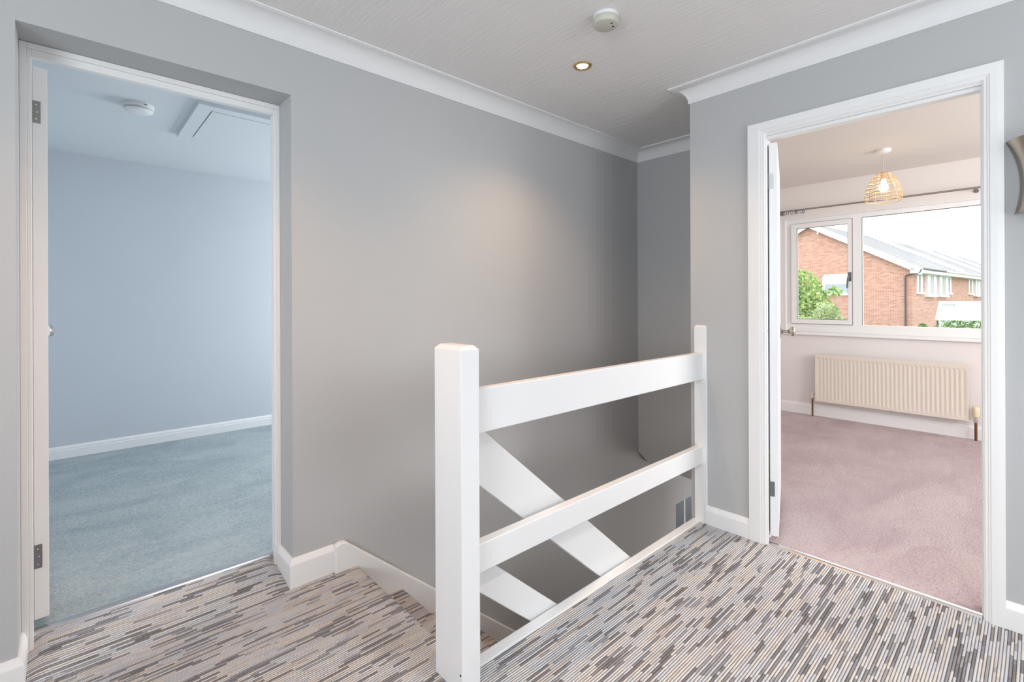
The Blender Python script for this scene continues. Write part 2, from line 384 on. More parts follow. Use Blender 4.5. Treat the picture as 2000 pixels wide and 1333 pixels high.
# floor of the landing: striped carpet, raised roll at the blue bedroom threshold, rounded stair nosing
X0 = 0.986
def landing_floor():
    m = MB()
    m.box(XL - .05, R + .01, YB - .05, 1.24, -0.2, 0.0); m.box(0.90, R + .01, 1.24, 1.258, -0.2, 0.0)
    xs = [XL - .05, -1.0, -0.5]; ys = []
    # main slab left of the stairs (top as grid so the roll at the doorway is real relief)
    gx = [-0.30 + 0.02 * i for i in range(0, 62)]
    gy = [1.24 + 0.02 * j for j in range(0, 59)]
    def hgt(x, y):
        t = min(max((y - 2.13) / 0.25, 0), 1)
        z = 0.058 * math.sin(t * PI / 2) ** 1.3
        e = min(max(min(x - RX0 - .012, RX1 - .012 - x) / 0.05, 0), 1)
        z *= 0.55 + 0.45 * math.sin(e * PI / 2) if t < 1 else 1
        return z
    n = len(gy)
    vs = []
    for x in gx:
        for y in gy:
            yy = min(y, 2.392); vs.append((x, yy, hgt(x, yy)))
    fs = []
    for i in range(len(gx) - 1):
        for j in range(n - 1):
            cx, cy = (gx[i] + gx[i + 1]) / 2, (gy[j] + gy[j + 1]) / 2
            if cy > W and not (RX0 - .02 < cx < RX1 + .02): continue
            if cx > 0.90: continue
            fs.append((i * n + j, (i + 1) * n + j, (i + 1) * n + j + 1, i * n + j + 1))
    m.add(vs, fs)
    m.add([(XL, 1.24, 0), (-0.30, 1.24, 0), (-0.30, W, 0), (XL, W, 0)], [(0, 1, 2, 3)])
    # nosing
    prof = [(0.90, 0.0), (X0 - .022, 0.0), (X0 - .010, -0.003), (X0 - .002, -0.012), (X0, -0.022), (X0 - .004, -0.036), (X0 - .02, -0.045), (X0 - .02, -0.2), (0.90, -0.2)]
    m.prism(prof, 'y', 1.258, W - .005)
    return m
structure(landing_floor().build('floor', M['carpet'], smooth=True, angle=50), 'striped grey and brown loop carpet on the landing', 'floor')

# ---- cornice swept along the wall line with mitred corners
def sweep(path, prof, top, left=False):
    """path: 2D polyline, room on its right; prof: (distance from wall, drop) list closed"""
    pts = [Vector(p) for p in path]; m = MB(); rings = []
    for i, p in enumerate(pts):
        d0 = (pts[i] - pts[i - 1]).normalized() if i > 0 else None
        d1 = (pts[i + 1] - pts[i]).normalized() if i < len(pts) - 1 else None
        n0 = Vector((d0.y, -d0.x)) if d0 else None; n1 = Vector((d1.y, -d1.x)) if d1 else None
        if n0 is None: mv = n1
        elif n1 is None: mv = n0
        else:
            mv = (n0 + n1); mv = mv / (1 + n0.dot(n1)) if abs(1 + n0.dot(n1)) > 1e-6 else n0
        rings.append([(p.x + mv.x * d, p.y + mv.y * d, top - h) for d, h in prof])
    k = len(prof)
    vs = [v for r in rings for v in r]; fs = []
    for i in range(len(pts) - 1):
        fs += [(i * k + j, i * k + (j + 1) % k, (i + 1) * k + (j + 1) % k, (i + 1) * k + j) for j in range(k)]
    fs += [tuple(range(k)), tuple(range((len(pts) - 1) * k, len(pts) * k))[::-1]]
    return m.add(vs, fs)
cv = 0.0865
prof = [(-.004, -.004), (-.004, cv), (0.006, cv), (0.0065, cv - .004)]
for k in range(1, 12):
    a = k / 12 * PI / 2
    prof.append((0.0065 + 0.071 * (1 - math.cos(a)), 0.009 + 0.073 * (1 - math.sin(a))))
prof += [(0.0785, 0.0085), (0.079, 0.0065), (0.0865, 0.0065), (0.0875, 0.004), (0.0875, -.004)]
structure(sweep([(XL, W), (E, W), (E, RE), (R, RE), (R, YB)], prof, H).build('trim_1', M['cornice'], smooth=True, angle=28), 'white coved cornice between the landing walls and ceiling', 'cornice')

# ---- skirting boards on the landing
def skirt_profile(h=0.1, t=0.016, z0=0.0):
    return [(-.003, -(z0 - .05)), (-.003, -(z0 + h)), (0.006, -(z0 + h)), (t - .001, -(z0 + h - .022)), (t, -(z0 + h - .026)), (t, -(z0 - .05))]
structure(sweep([(XL, W), (RX0, W), (RX0, 2.309)], skirt_profile(0.112, .016, 0.0), 0).build('baseboard_left', M['white']), 'white skirting board left of the blue bedroom doorway', 'skirting')
structure(sweep([(RX1, 2.309), (RX1, W), (0.874, W)], skirt_profile(0.122, .018, 0.0), 0).build('baseboard_stair_side', M['white']), 'short white skirting board between the recessed doorway and the stairs', 'skirting')
structure(sweep([(R, 1.222), (R, 0.993)], skirt_profile(), 0).build('baseboard_right', M['white']), 'short white skirting board between the railing and the pink bedroom door', 'skirting')
structure(sweep([(R, 0.082), (R, YB)], skirt_profile(0.1), 0).build('baseboard_right', M['white']), 'white skirting board at the right edge, under the metal wall light', 'skirting')

# ---- landing edge board over the stairwell
structure(MB().box(0.955, R, 1.256, 1.300, -0.26, 0.006).build('trim_2', M['white'], bevel=0.003), 'white painted board capping the landing edge over the stairwell', 'trim')

# ================================================================== pink bedroom shell
PH = 2.436
structure(MB().box(R + .1, E + .1, YB - .1, RE, -.09, 0.0).box(E + .1, PW, YB - .1, W, -.09, 0.0).box(R + .008, R + .1, 0.12, 0.93, -.09, 0.0).build('floor', M['pink_carpet']), 'dusky pink pile carpet in the bedroom on the right', 'floor')
structure(MB().box(R + .1, PW + .3, YB - .1, W + .05, PH, PH + .1).build('ceiling', M['pink_ceiling']), 'warm white ceiling of the pink bedroom', 'ceiling')
structure(panel('x', PW, PW + .25, YB - .1, W + .05, -.3, PH + .1, [(-0.95, 1.868, 0.855, 2.083)]).build('wall_window', M['pink_wall']), 'warm white window wall of the pink bedroom', 'wall')
structure(MB().box(E + .105, PW, W - .004, W + .001, 0.012, PH).box(R + .101, E + .1, RE - .105, RE - .1, 0, PH).box(E + .1, E + .105, RE - .1, W, 0, PH).box(R + .1, R + .105, YB, .113, 0, PH).box(R + .1, R + .105, .937, RE - .1, 0, PH).box(R + .1, R + .105, .113, .937, 2.047, PH)
          .build('wall_pink_bedroom', M['pink_wall']), 'warm white plaster on the inner walls of the pink bedroom', 'wall')
structure(panel('y', YB - .1, YB, R + .1, PW, -.1, PH + .1, [(3.3, 5.3, 0.8, 2.2)]).build('wall_side', M['pink_wall']), 'side wall of the pink bedroom with an opening added for fill light, out of view', 'wall')  # opening added to hold the bedroom fill lamp
sk = [(-.003, .05), (-.003, -.115), (0.004, -.115), (0.012, -.100), (0.012, -.094), (0.016, -.092), (0.016, -.012), (0.016, .05)]
structure(sweep([(E + .45, W - .004), (PW, W - .004), (PW, YB)], sk, 0).build('baseboard_window', M['white']), 'white skirting board below the bedroom radiator', 'skirting')

# window of the pink bedroom
FX = 5.83
win = empty('window_1', (FX, 0.459, 0.86), 'wide white plastic window overlooking a brick house', 'window', kind='structure')
f = MB()
f.box(FX, FX + .065, 1.820, 1.868, 0.872, 2.083); f.box(FX, FX + .065, -0.95, -0.902, 0.872, 2.083)
f.box(FX, FX + .065, -0.902, 1.820, 2.037, 2.083)
f.box(FX, FX + .065, -0.902, 1.820, 0.872, 0.956)
f.box(FX, FX + .065, 1.184, 1.262, 0.956, 2.037); f.box(FX, FX + .065, -0.344, -0.266, 0.956, 2.037)
f.build('window_frame', M['upvc'], win)
for (a, b, lab) in ((1.262, 1.820, 'opening'), (-0.902, -0.344, 'opening')):
    sm = MB()
    sm.box(FX - .018, FX + .035, a + .003, a + .036, 0.960, 2.034); sm.box(FX - .018, FX + .035, b - .055, b - .003, 0.960, 2.034)
    sm.box(FX - .018, FX + .035, a + .036, b - .055, 1.985, 2.034); sm.box(FX - .018, FX + .035, a + .036, b - .055, 0.960, 1.006)
    so = sm.build('sash', M['upvc'], win)
    MB().box(FX + .004, FX + .010, a + .03, b - .05, 1.0, 1.99).build('pane', M['glass'], so)
    gk = MB()
    for (p, q, r_, s_) in ((a + .036, a + .040, 1.006, 1.985), (b - .059, b - .055, 1.006, 1.985), (a + .04, b - .059, 1.981, 1.985), (a + .04, b - .059, 1.006, 1.010)):
        gk.box(FX - .008, FX + .003, p, q, r_, s_)
    gk.build('gasket', M['dark_steel'], so)
    gk = MB()
    for (p, q, r_, s_) in ((a - .002, a + .002, .956, 2.037), (b - .002, b + .002, .956, 2.037), (a, b, 2.035, 2.038), (a, b, .955, .959)):
        gk.box(FX - .004, FX + .002, p, q, r_, s_)
    gk.build('sash_gap_shade', M['dark_steel'], so)  # dark strips stand for the shaded gap round the sash
MB().box(FX + .012, FX + .018, -0.266, 1.184, 0.95, 2.04).build('pane', M['glass'], win)
gk = MB()
for (p, q, r_, s_) in ((-.266, -.262, .956, 2.037), (1.180, 1.184, .956, 2.037), (-.262, 1.180, 2.033, 2.037)): gk.box(FX + .004, FX + .011, p, q, r_, s_)
gk.build('gasket', M['dark_steel'], win)
hd = MB().box(FX - .034, FX - .018, 1.266, 1.292, 1.40, 1.49).tube([(FX - .030, 1.280, 1.445), (FX - .062, 1.280, 1.445)], .011)
hd.tube([(FX - .058, 1.280, 1.455), (FX - .064, 1.288, 1.42), (FX - .060, 1.294, 1.35), (FX - .058, 1.294, 1.33)], [.010, .009, .008, .006])
tag(hd.build('handle', M['dark_steel'], win, smooth=True), 'dark metal handle on the side-hung sash')
MB().box(PW - .035, FX + .002, -0.99, 1.905, 0.842, 0.872).build('window_sill', M['white'], win, bevel=0.006)
MB().box(PW - .002, FX + .01, 1.864, 1.870, 0.872, 2.084).box(PW - .002, FX + .01, -0.952, 1.87, 2.080, 2.086).build('reveal_lining', M['upvc'], win)

# ================================================================== blue bedroom shell
structure(MB().box(-.35, 3.3, 2.392, BW, -.2, BZ).build('floor', M['blue_carpet']), 'pale grey-blue pile carpet in the bedroom on the left', 'floor')
structure(MB().box(-.45, 3.4, 2.38, BW + .1, 2.346, 2.5).build('ceiling', M['blue_ceiling']), 'pale ceiling of the blue bedroom', 'ceiling')
structure(MB().box(-.45, 3.4, BW, BW + .1, 0, 2.4).build('wall_blue_bedroom_back', M['blue_wall']), 'pale blue back wall of the bedroom on the left', 'wall')
structure(MB().box(-.45, -.35, 2.40, BW, 0, 2.4).build('wall_blue_bedroom_left', M['blue_wall']), 'pale blue wall behind the open bedroom door', 'wall')
structure(panel('x', 3.2, 3.3, 2.40, BW, 0, 2.4, [(2.85, 4.55, 0.85, 2.15)]).build('wall_blue_bedroom_right', M['blue_wall']), 'blue bedroom wall with a window, out of view', 'wall')
structure(MB().box(-.35, RX0, 2.40, 2.405, 0, 2.4).box(RX1, 3.2, 2.40, 2.405, 0, 2.4).box(RX0, RX1, 2.40, 2.405, RZ1, 2.4).build('wall_blue_bedroom_front', M['blue_wall']), 'pale blue plaster on the doorway side of the blue bedroom', 'wall')
sk = [(-.003, .0), (-.003, -.090 - BZ), (0.007, -.090 - BZ), (0.012, -.076 - BZ), (0.012, -.066 - BZ), (0.010, -.064 - BZ), (0.016, -.060 - BZ), (0.016, 0)]
structure(sweep([(-.35, 2.41), (-.35, BW), (3.2, BW), (3.2, 2.41)], sk, 0).build('baseboard_blue_bedroom', M['white']), 'white grooved skirting board in the blue bedroom', 'skirting')

# ================================================================== ground floor hall seen down the stairwell
GZ = -2.6
structure(MB().box(XL, 5.7, YB, W, GZ - .1, GZ).build('floor', M['carpet']), 'carpeted hall floor at the foot of the stairs', 'floor')
structure(MB().box(XL, 3.72, 1.20, 1.25, GZ, -.2).build('wall_below_landing', M['wall']), 'grey wall under the landing edge beside the stairs', 'wall')
structure(MB().box(5.6, 5.7, YB, W, GZ, -.09).box(3.72, 5.7, YB - .1, YB, GZ, -.09).build('wall_hall_end', M['wall']), 'grey end walls of the hall downstairs', 'wall')
structure(MB().box(3.6, 5.4, 3.3, 3.4, GZ, -.09).box(3.3, 3.4, 2.4, 3.3, GZ, -.09).box(3.3, 5.4, 2.40, 3.4, -.19, -.12).box(5.4, 5.5, 2.40, 3.4, GZ, -.12).box(3.3, 5.4, 2.4, 3.4, GZ - .05, GZ).build('wall_downstairs_room', M['wall']), 'blue-grey wall through the doorway downstairs', 'wall')
d3 = empty('door_3', (4.0, 2.3, GZ), 'downstairs doorway glimpsed below with a thin white door edge', 'door', kind='structure')
MB().prism([(4.270, 2.260), (4.282, 2.254), (4.95, 2.607), (4.944, 2.617)], 'z', GZ, -.60).build('door_leaf', M['white'], d3)
MB().box(3.9275, 3.94, 2.30, 2.38, GZ, -.583).box(4.70, 4.72, 2.30, 2.38, GZ, -.583).build('door_frame', M['wall'], d3)

# ================================================================== door_1: blue bedroom door (left)
FY = 2.309
d1 = empty('door_1', (0.29, FY, 0), 'white doorway to the pale blue bedroom, its door swung open inwards', 'door', kind='structure')
j = MB()
def rail_L(x0, x1): return None
MB().box(RX0, RX0 + .018, FY, 2.40, 0, RZ1 - .001).build('jamb', M['white'], d1, bevel=.0015)
MB().box(RX1 - .013, RX1, FY, 2.40, 0, RZ1 - .001).build('jamb', M['white'], d1, bevel=.0015)
MB().box(RX0 + .018, RX1 - .013, FY, 2.40, RZ1 - .020, RZ1 - .001).build('head', M['white'], d1, bevel=.0015)
MB().box(RX0 + .018, RX0 + .029, FY + .008, 2.345, 0, RZ1 - .020).build('door_stop', M['white'], d1, bevel=.0015)
MB().box(RX1 - .024, RX1 - .013, FY + .008, 2.345, 0, RZ1 - .020).build('door_stop', M['white'], d1, bevel=.0015)
MB().box(RX0 + .029, RX1 - .024, FY + .008, 2.345, RZ1 - .045, RZ1 - .020).build('door_stop', M['white'], d1, bevel=.0015)
MB().prism([(2.372, .052), (2.376, .064), (2.385, .069), (2.398, .069), (2.404, .064), (2.404, .052)], 'x', RX0 + .012, RX1 - .012).build('threshold_strip', M['strip'], d1)

def door_leaf(root, hx, hy, ang, sign, z0, z1, width, thick, style):
    """leaf from the hinge corner; ang is the direction the leaf points, sign the side its thickness lies on"""
    d = Vector((math.cos(ang), math.sin(ang), 0)); n = Vector((-d.y, d.x, 0)) * sign; o = Vector((hx, hy, 0))
    def P(a, b, z): return tuple(o + d * a + n * b + Vector((0, 0, z)))
    def obox(a0, a1, b0, b1, c0, c1, m=None):
        m = m or MB(); vs = [P(a, b, c) for a in (a0, a1) for b in (b0, b1) for c in (c0, c1)]
        return m.add(vs, [(0, 1, 3, 2), (4, 6, 7, 5), (0, 4, 5, 1), (2, 3, 7, 6), (0, 2, 6, 4), (1, 5, 7, 3)])
    leaf = obox(0, width, 0, thick, z0, z1).build('door_leaf', M['white'], root, bevel=.002)
    return leaf, P, obox, d, n
leaf, P, obox, d, n = door_leaf(d1, -0.0930, 2.383, math.radians(95.2), -1, 0.103, 2.052, 0.745, 0.0385, 0)
for (c0, c1) in ((1.853, 1.930), (0.283, 0.366)):
    hg = obox(-.0022, 0.004, 0.0005, 0.021, c0, c1).build('hinge', M['steel'], leaf)
    scr = MB()
    for t_ in (.18, .5, .82):
        scr.lathe([(.0, 0), (.0034, 0), (.0028, .0012), (.0, .0012)], P(-.0022, .0095 + (.003 if t_ == .5 else 0), c0 + (c1 - c0) * t_), -d, 12)
    scr.build('hinge_screws', M['brass'] if c0 > 1 else M['chrome'], leaf)['kind'] = 'stuff'
for s_ in (0, thick_ := 0.0385):
    sg = -1 if s_ == 0 else 1
    c = Vector(P(0.690, s_, 1.090)); ax = n * sg
    kb = MB().lathe([(0.0, 0), (.024, 0), (.025, .004), (.020, .007), (.010, .009), (.009, .030), (.018, .036), (.026, .046), (.0275, .055), (.024, .063), (.012, .068), (.0, .069)], c, ax, 28)
    kb.build('knob', M['chrome'], leaf, smooth=True)

# ================================================================== door_2: pink bedroom door (right)
d2 = empty('door_2', (R, 0.53, 0), 'white doorway to the pink bedroom, its door swung open inwards', 'door', kind='structure')
AL, AR, AT, AI, BI = 0.9937, 0.0811, 2.1018, 0.9085, 0.1408
IT = 2.042
def architrave(pts_out, pts_in):
    """mitred moulded length: outer edge point pair to inner edge point pair in the (y,z) plane"""
    prof = [(0, 0), (0, .018), (0.30, .019), (0.62, .0185), (0.66, .015), (0.74, .015), (0.78, .0125), (0.90, .0125), (0.94, .008), (1.0, .006), (1.0, 0)]
    (o0, o1), (i0, i1) = pts_out, pts_in
    m = MB(); vs = []
    for (a, b) in ((o0, i0), (o1, i1)):
        for t, dpt in prof: vs.append((R - dpt, a[0] + (b[0] - a[0]) * t, a[1] + (b[1] - a[1]) * t))
    k = len(prof)
    fs = [(q, (q + 1) % k, k + (q + 1) % k, k + q) for q in range(k)] + [tuple(range(k)), tuple(range(k, 2 * k))[::-1]]
    return m.add(vs, fs)
architrave(((AL, -.02), (AL, AT)), ((AI, -.02), (AI, IT))).build('architrave', M['white'], d2)
architrave(((AR, -.02), (AR, AT)), ((BI, -.02), (BI, IT))).build('architrave', M['white'], d2)
architrave(((AL, AT), (AR, AT)), ((AI, IT), (BI, IT))).build('architrave', M['white'], d2)
MB().box(R - .002, R + .032, 0.9165, 0.937, -.01, 2.035).box(R + .032, R + .108, 0.9300, 0.937, -.01, 2.035).build('jamb', M['white'], d2, bevel=.0015)
MB().box(R - .002, R + .108, 0.113, 0.134, -.01, 2.035).build('jamb', M['white'], d2, bevel=.0015)
MB().box(R - .002, R + .108, 0.113, 0.937, 2.035, 2.047).build('head', M['white'], d2, bevel=.0015)
MB().box(R + .010, R + .032, 0.134, 0.9165, 2.020, 2.035).box(R + .010, R + .032, 0.134, 0.146, 0, 2.020).build('door_stop', M['white'], d2, bevel=.0015)
MB().box(R + .019, R + .0235, 0.9160, 0.9168, 1.054, 1.072).build('keyhole', M['black'], d2)
MB().prism([(R - .002, .0), (R + .002, .005), (R + .012, .0065), (R + .026, .0065), (R + .03, .0)], 'y', 0.145, 0.925).build('threshold_strip', M['strip'], d2)
leaf, P, obox, d, n = door_leaf(d2, 2.6005, 0.9140, math.radians(17.5), -1, 0.030, 2.0075, 0.76, 0.0375, 0)
for (c0, c1, mm, lab) in ((1.777, 1.853, 'painted_hinge', 'white painted upper hinge'), (0.229, 0.303, 'steel', 'bare steel lower hinge')):
    hg = obox(-.0022, 0.004, 0.001, 0.021, c0, c1)
    hg.build('hinge', M[mm], leaf)['label'] = lab
    MB().lathe([(.0045, c0 - .003), (.0045, c1 + .003)], P(-.003, -.004, 0), (0, 0, 1), 12).build('hinge_pin', M['dark_steel'], leaf, smooth=True)
for s_ in (0, 0.0375):
    sg = -1 if s_ == 0 else 1
    c = Vector(P(0.62, s_, 1.025)); ax = n * sg
    obox(0.597, 0.643, (s_ if sg > 0 else -.005), (s_ + .005 if sg > 0 else 0), 0.985, 1.065).build('rose_plate', M['nickel'], leaf)
    MB().lathe([(.0, .004), (.017, .004), (.016, .010), (.009, .016), (.0085, .040), (.016, .046), (.026, .054), (.030, .062), (.027, .072), (.012, .080), (.0, .081)], c, ax, 28).build('knob', M['nickel'], leaf, smooth=True)

# ================================================================== staircase
GO, RI = 0.234, 0.2
st = empty('staircase', (X0, W - .4, 0), 'staircase carpeted in brown stripes descending along the grey wall', 'stairs')
for k in range(1, 13):
    xa = X0 + GO * (k - 1) - .02; xb = X0 + GO * k; z = -RI * k
    pr_ = [(xa, z), (xb - .022, z), (xb - .010, z - .003), (xb - .002, z - .012), (xb, z - .022), (xb - .004, z - .036), (xb - .02, z - .045), (xb - .02, z - RI), (xa, z - RI)]
    if k == 12: pr_ = [(xa, z), (xb - .022, z), (xb - .005, z - .008), (xb, z - .022), (xb - .02, z - .045), (xb - .02, GZ), (xa, GZ)]
    MB().prism(pr_, 'y', 1.305, W - .032).build('step', M['carpet'], st)
# wall string with its level start
sl = -0.8565
def sz(x): return 0.1281 + sl * (x - 0.9236)
xe = 3.75
cs = MB().prism([(0.874, -.05), (0.874, 0.121), (0.900, 0.130), (0.9236, 0.1281), (xe, sz(xe)), (xe, GZ), (3.0, GZ), (0.98, -0.45)], 'y', W - .032, W - .0005)
cs.build('string_board', M['white'], st, bevel=.007, seg=2)
MB().prism([(X0 - .02, -.26), (X0 - .02, -.02), (xe, -.02 + sl * (xe - X0 + .0) * 1.0 - .2), (xe, GZ), (3.2, GZ)], 'y', 1.302, 1.306).build('outer_string', M['white'], st)

# ================================================================== landing balustrade
bl = empty('balustrade', (0.92, 1.27, 0), 'white painted landing railing with thick corner post and two rails', 'railing')
def post(x0, x1, y0, y1, z0, z1, ch):
    m = MB(); vs = []
    for (i, z) in ((0, z0), (0, z1 - ch), (ch, z1)):
        vs += [(x0 + i * (x0 < 1 or 1), y0 + i, z), (x1 - i, y0 + i, z), (x1 - i, y1 - i, z), (x0 + i, y1 - i, z)]
    fs = [(0, 1, 2, 3)[::-1], (8, 9, 10, 11)]
    for r_ in (0, 4): fs += [(r_ + q, r_ + (q + 1) % 4, r_ + 4 + (q + 1) % 4, r_ + 4 + q) for q in range(4)]
    return m.add(vs, fs)
post(0.8865, 0.958, 1.198, 1.3444, -0.19, 1.079, .013).build('newel_post', M['white'], bl, bevel=.002, seg=2)
hp = MB().add([(2.5474, 1.2174, -.02), (2.565, 1.2174, -.02), (2.565, 1.2858, -.02), (2.5474, 1.2858, -.02),
               (2.5474, 1.2174, 1.071), (2.565, 1.2174, 1.071), (2.565, 1.2858, 1.071), (2.5474, 1.2858, 1.071),
               (2.556, 1.226, 1.080), (2.565, 1.226, 1.080), (2.565, 1.277, 1.080), (2.556, 1.277, 1.080)],
              [(3, 2, 1, 0), (0, 1, 5, 4), (1, 2, 6, 5), (2, 3, 7, 6), (3, 0, 4, 7), (4, 5, 9, 8), (5, 6, 10, 9), (6, 7, 11, 10), (7, 4, 8, 11), (8, 9, 10, 11)])
hp.build('wall_post', M['white'], bl, bevel=.002)
MB().box(0.953, 2.550, 1.2353, 1.2725, 0.7845, 0.9314).build('rail', M['white'], bl, bevel=.0045, seg=3)
MB().box(0.953, 2.550, 1.2353, 1.2725, 0.3257, 0.4220).build('rail', M['white'], bl, bevel=.0045, seg=3)
MB().lathe([(0, 0), (.0035, 0), (.0035, .001), (0, .001)], (0.8862, 1.207, 0.062), (-1, 0, 0), 10).build('peg_hole', M['black'], bl)
# stair balustrade descending with the flight
sb = empty('stair_balustrade', (0.96, 1.33, -.2), 'white sloping boards of the stair railing going down below the landing', 'railing')
def board(ct, cb, x0, x1):
    s_ = -0.857
    return MB().prism([(x0, cb + s_ * x0), (x1, cb + s_ * x1), (x1, ct + s_ * x1), (x0, ct + s_ * x0)], 'y', 1.311, 1.343)
board(1.679, 1.4755, 0.9585, 3.80).build('handrail_board', M['white'], sb, bevel=.004, seg=2)
board(1.234, 1.1027, 0.9585, 3.80).build('lower_board', M['white'], sb, bevel=.004, seg=2)
MB().box(3.805, 3.875, 1.255, 1.345, GZ, GZ + 1.2).build('newel_post', M['white'], sb, bevel=.003)

# ================================================================== ceiling fittings
# downlight
dl = empty('downlight', (1.9038, 1.5428, H), 'lit brass recessed ceiling downlight near the stairwell', 'light')
MB().lathe([(.025, 0.004), (.027, -.002), (.034, -.007), (.043, -.006), (.0475, 0.0), (.0475, 0.004)], (1.9038, 1.5428, H), (0, 0, 1), 40).build('trim_ring', M['brass'], dl, smooth=True)
MB().lathe([(.0, -.0075), (.018, -.0072), (.024, -.0060), (.027, -.003), (.0, -.002)], (1.9038, 1.5428, H), (0, 0, 1), 32).build('lamp', M['lamp'], dl, smooth=True)
spot('downlight_beam', (1.9038, 1.5428, H - .03), (0, 0, -1), 37, WARM, 130, 1.0, .03)
for (x, y, pw) in ((0.30, 1.40, 44), (1.35, -0.30, 98)):  # last one is an unseen fitting added to brighten the right-hand carpet
    d_ = empty('downlight', (x, y, H), 'brass recessed ceiling downlight above the %s, outside the picture' % ('blue bedroom doorway' if y > 1 else 'viewer, added to brighten the floor'), 'light')
    MB().lathe([(.033, 0.004), (.036, -.002), (.040, -.006), (.046, -.005), (.0475, 0.0), (.0475, 0.004)], (x, y, H), (0, 0, 1), 24).build('trim_ring', M['brass'], d_, smooth=True)
    MB().lathe([(.0, -.0075), (.031, -.0055), (.035, -.003), (.0, -.002)], (x, y, H), (0, 0, 1), 24).build('lamp', M['lamp'], d_, smooth=True)
    spot('downlight_beam', (x, y, H - .03), (0, 0, -1), pw, (1.0, 0.50, 0.19) if y > 1 else (1.0, 0.95, 0.92), 125 if y > 1 else 108, 1.0, .03)

# smoke alarm on the landing: base, body, two slots
ax_, ay_ = 1.6450, 1.2080
sa = empty('smoke_alarm', (ax_, ay_, H), 'yellowed round smoke alarm on the textured landing ceiling', 'smoke alarm')
MB().lathe([(.050, .002), (.052, -.001), (.052, -.008), (.049, -.011), (.049, -.014)], (ax_, ay_, H), (0, 0, 1), 40).build('mounting_plate', M['alarm_white'], sa, smooth=True)
MB().lathe([(.046, -.010), (.052, -.013), (.054, -.018), (.054, -.033), (.050, -.040), (.042, -.043), (.0, -.0435)], (ax_, ay_, H), (0, 0, 1), 40).build('cover', M['alarm_beige'], sa, smooth=True)
for (dx, dy) in ((.012, -.020), (-.012, -.030)):
    MB().lathe([(.0, 0), (.0045, 0), (.0045, -.0006), (.0, -.0006)], (ax_ + dx + .01, ay_ + dy, H - .0433), (0, 0, 1), 12).build('button', M['black'], sa)

# smoke alarm in the blue bedroom
bx_, by_, bz_ = 0.295, 3.47, 2.346
sa = empty('smoke_alarm', (bx_, by_, bz_), 'white round smoke alarm on the blue bedroom ceiling beside the hatch', 'smoke alarm')
MB().lathe([(.072, .002), (.073, 0), (.074, -.020), (.070, -.022)], (bx_, by_, bz_), (0, 0, 1), 48).build('mounting_plate', M['alarm_white'], sa, smooth=True)
MB().lathe([(.062, -.020), (.062, -.026)], (bx_, by_, bz_), (0, 0, 1), 40).build('vent_slot', M['black'], sa)
MB().lathe([(.066, -.0235), (.069, -.0245), (.069, -.0265), (.066, -.0275)], (bx_, by_, bz_), (0, 0, 1), 48).build('vent_ring', M['alarm_white'], sa, smooth=True)
MB().lathe([(.062, -.0295), (.068, -.031), (.068, -.034), (.060, -.040), (.040, -.044), (.0, -.045)], (bx_, by_, bz_), (0, 0, 1), 48).build('cover', M['alarm_white'], sa, smooth=True)
MB().box(bx_ + .02, bx_ + .034, by_ - .0735, by_ - .07, bz_ - .013, bz_ - .010).build('button', M['black'], sa)

# loft hatch
hx0, hx1, hy0, hy1 = 0.536, 1.26, 3.156, 3.90
lh = empty('loft_hatch', ((hx0 + hx1) / 2, (hy0 + hy1) / 2, bz_), 'white framed loft hatch in the blue bedroom ceiling', 'hatch')
w_ = .075
for q in ((hx0, hx0 + w_, hy0, hy1), (hx1 - w_, hx1, hy0, hy1), (hx0 + w_, hx1 - w_, hy0, hy0 + w_), (hx0 + w_, hx1 - w_, hy1 - w_, hy1)):
    MB().box(*q, bz_ - .022, bz_ + .002).build('frame_board', M['blue_ceiling'], lh, bevel=.002)
MB().box(hx0 + w_ + .006, hx1 - w_ - .001, hy0 + w_ + .008, hy1 - w_ - .0005, bz_ - .0215, bz_ - .012).build('hatch_panel', M['blue_ceiling'], lh)
MB().box(hx0 + w_ - .001, hx1 - w_, hy0 + w_ - .001, hy1 - w_, bz_ - .006, bz_ - .001).build('hatch_gap_shade', M['black'], lh)  # black sheet stands for the shadow line in the gap round the panel
MB().lathe([(.0, -.016), (.012, -.016), (.012, -.019), (.0, -.019)], (0.70, 3.36, bz_), (0, 0, 1), 16).build('latch', M['alarm_white'], lh)

# ================================================================== brushed metal wall light at the right edge
wl = empty('wall_light', (R, -.02, 1.65), 'brushed metal hourglass wall light cut off by the right edge', 'wall light')
cy = -0.052
def half_shell(prof, th):
    m = MB(); n_ = 24; vs = []
    for (r_, z) in prof:
        for k in range(n_ + 1):
            a = PI / 2 + PI * k / n_
            vs.append((R - .002 + r_ * 0.85 * math.cos(a), cy + r_ * math.sin(a), z))
    for (r_, z) in prof:
        for k in range(n_ + 1):
            a = PI / 2 + PI * k / n_
            vs.append((R - .002 + (r_ - th) * 0.85 * math.cos(a), cy + (r_ - th) * math.sin(a), z))
    q = n_ + 1; P_ = len(prof); fs = []
    for i in range(P_ - 1):
        for k in range(n_):
            fs.append((i * q + k, i * q + k + 1, (i + 1) * q + k + 1, (i + 1) * q + k))
            fs.append(tuple(P_ * q + t for t in (i * q + k, (i + 1) * q + k, (i + 1) * q + k + 1, i * q + k + 1)))
    for i in (0, P_ - 1):
        for k in range(n_): fs.append((i * q + k, i * q + k + 1, P_ * q + i * q + k + 1, P_ * q + i * q + k))
    return m.add(vs, fs)
prof = []
for k in range(17):
    t = k / 16; z = 1.528 + t * (1.795 - 1.528)
    r_ = 0.094 + 0.036 * ((t - 0.40) / 0.60) ** 2 if t > 0.40 else 0.094 + 0.015 * ((0.40 - t) / 0.40) ** 2
    prof.append((r_, z))
half_shell(prof, .003).build('shade', M['nickel'], wl, smooth=True, angle=60)
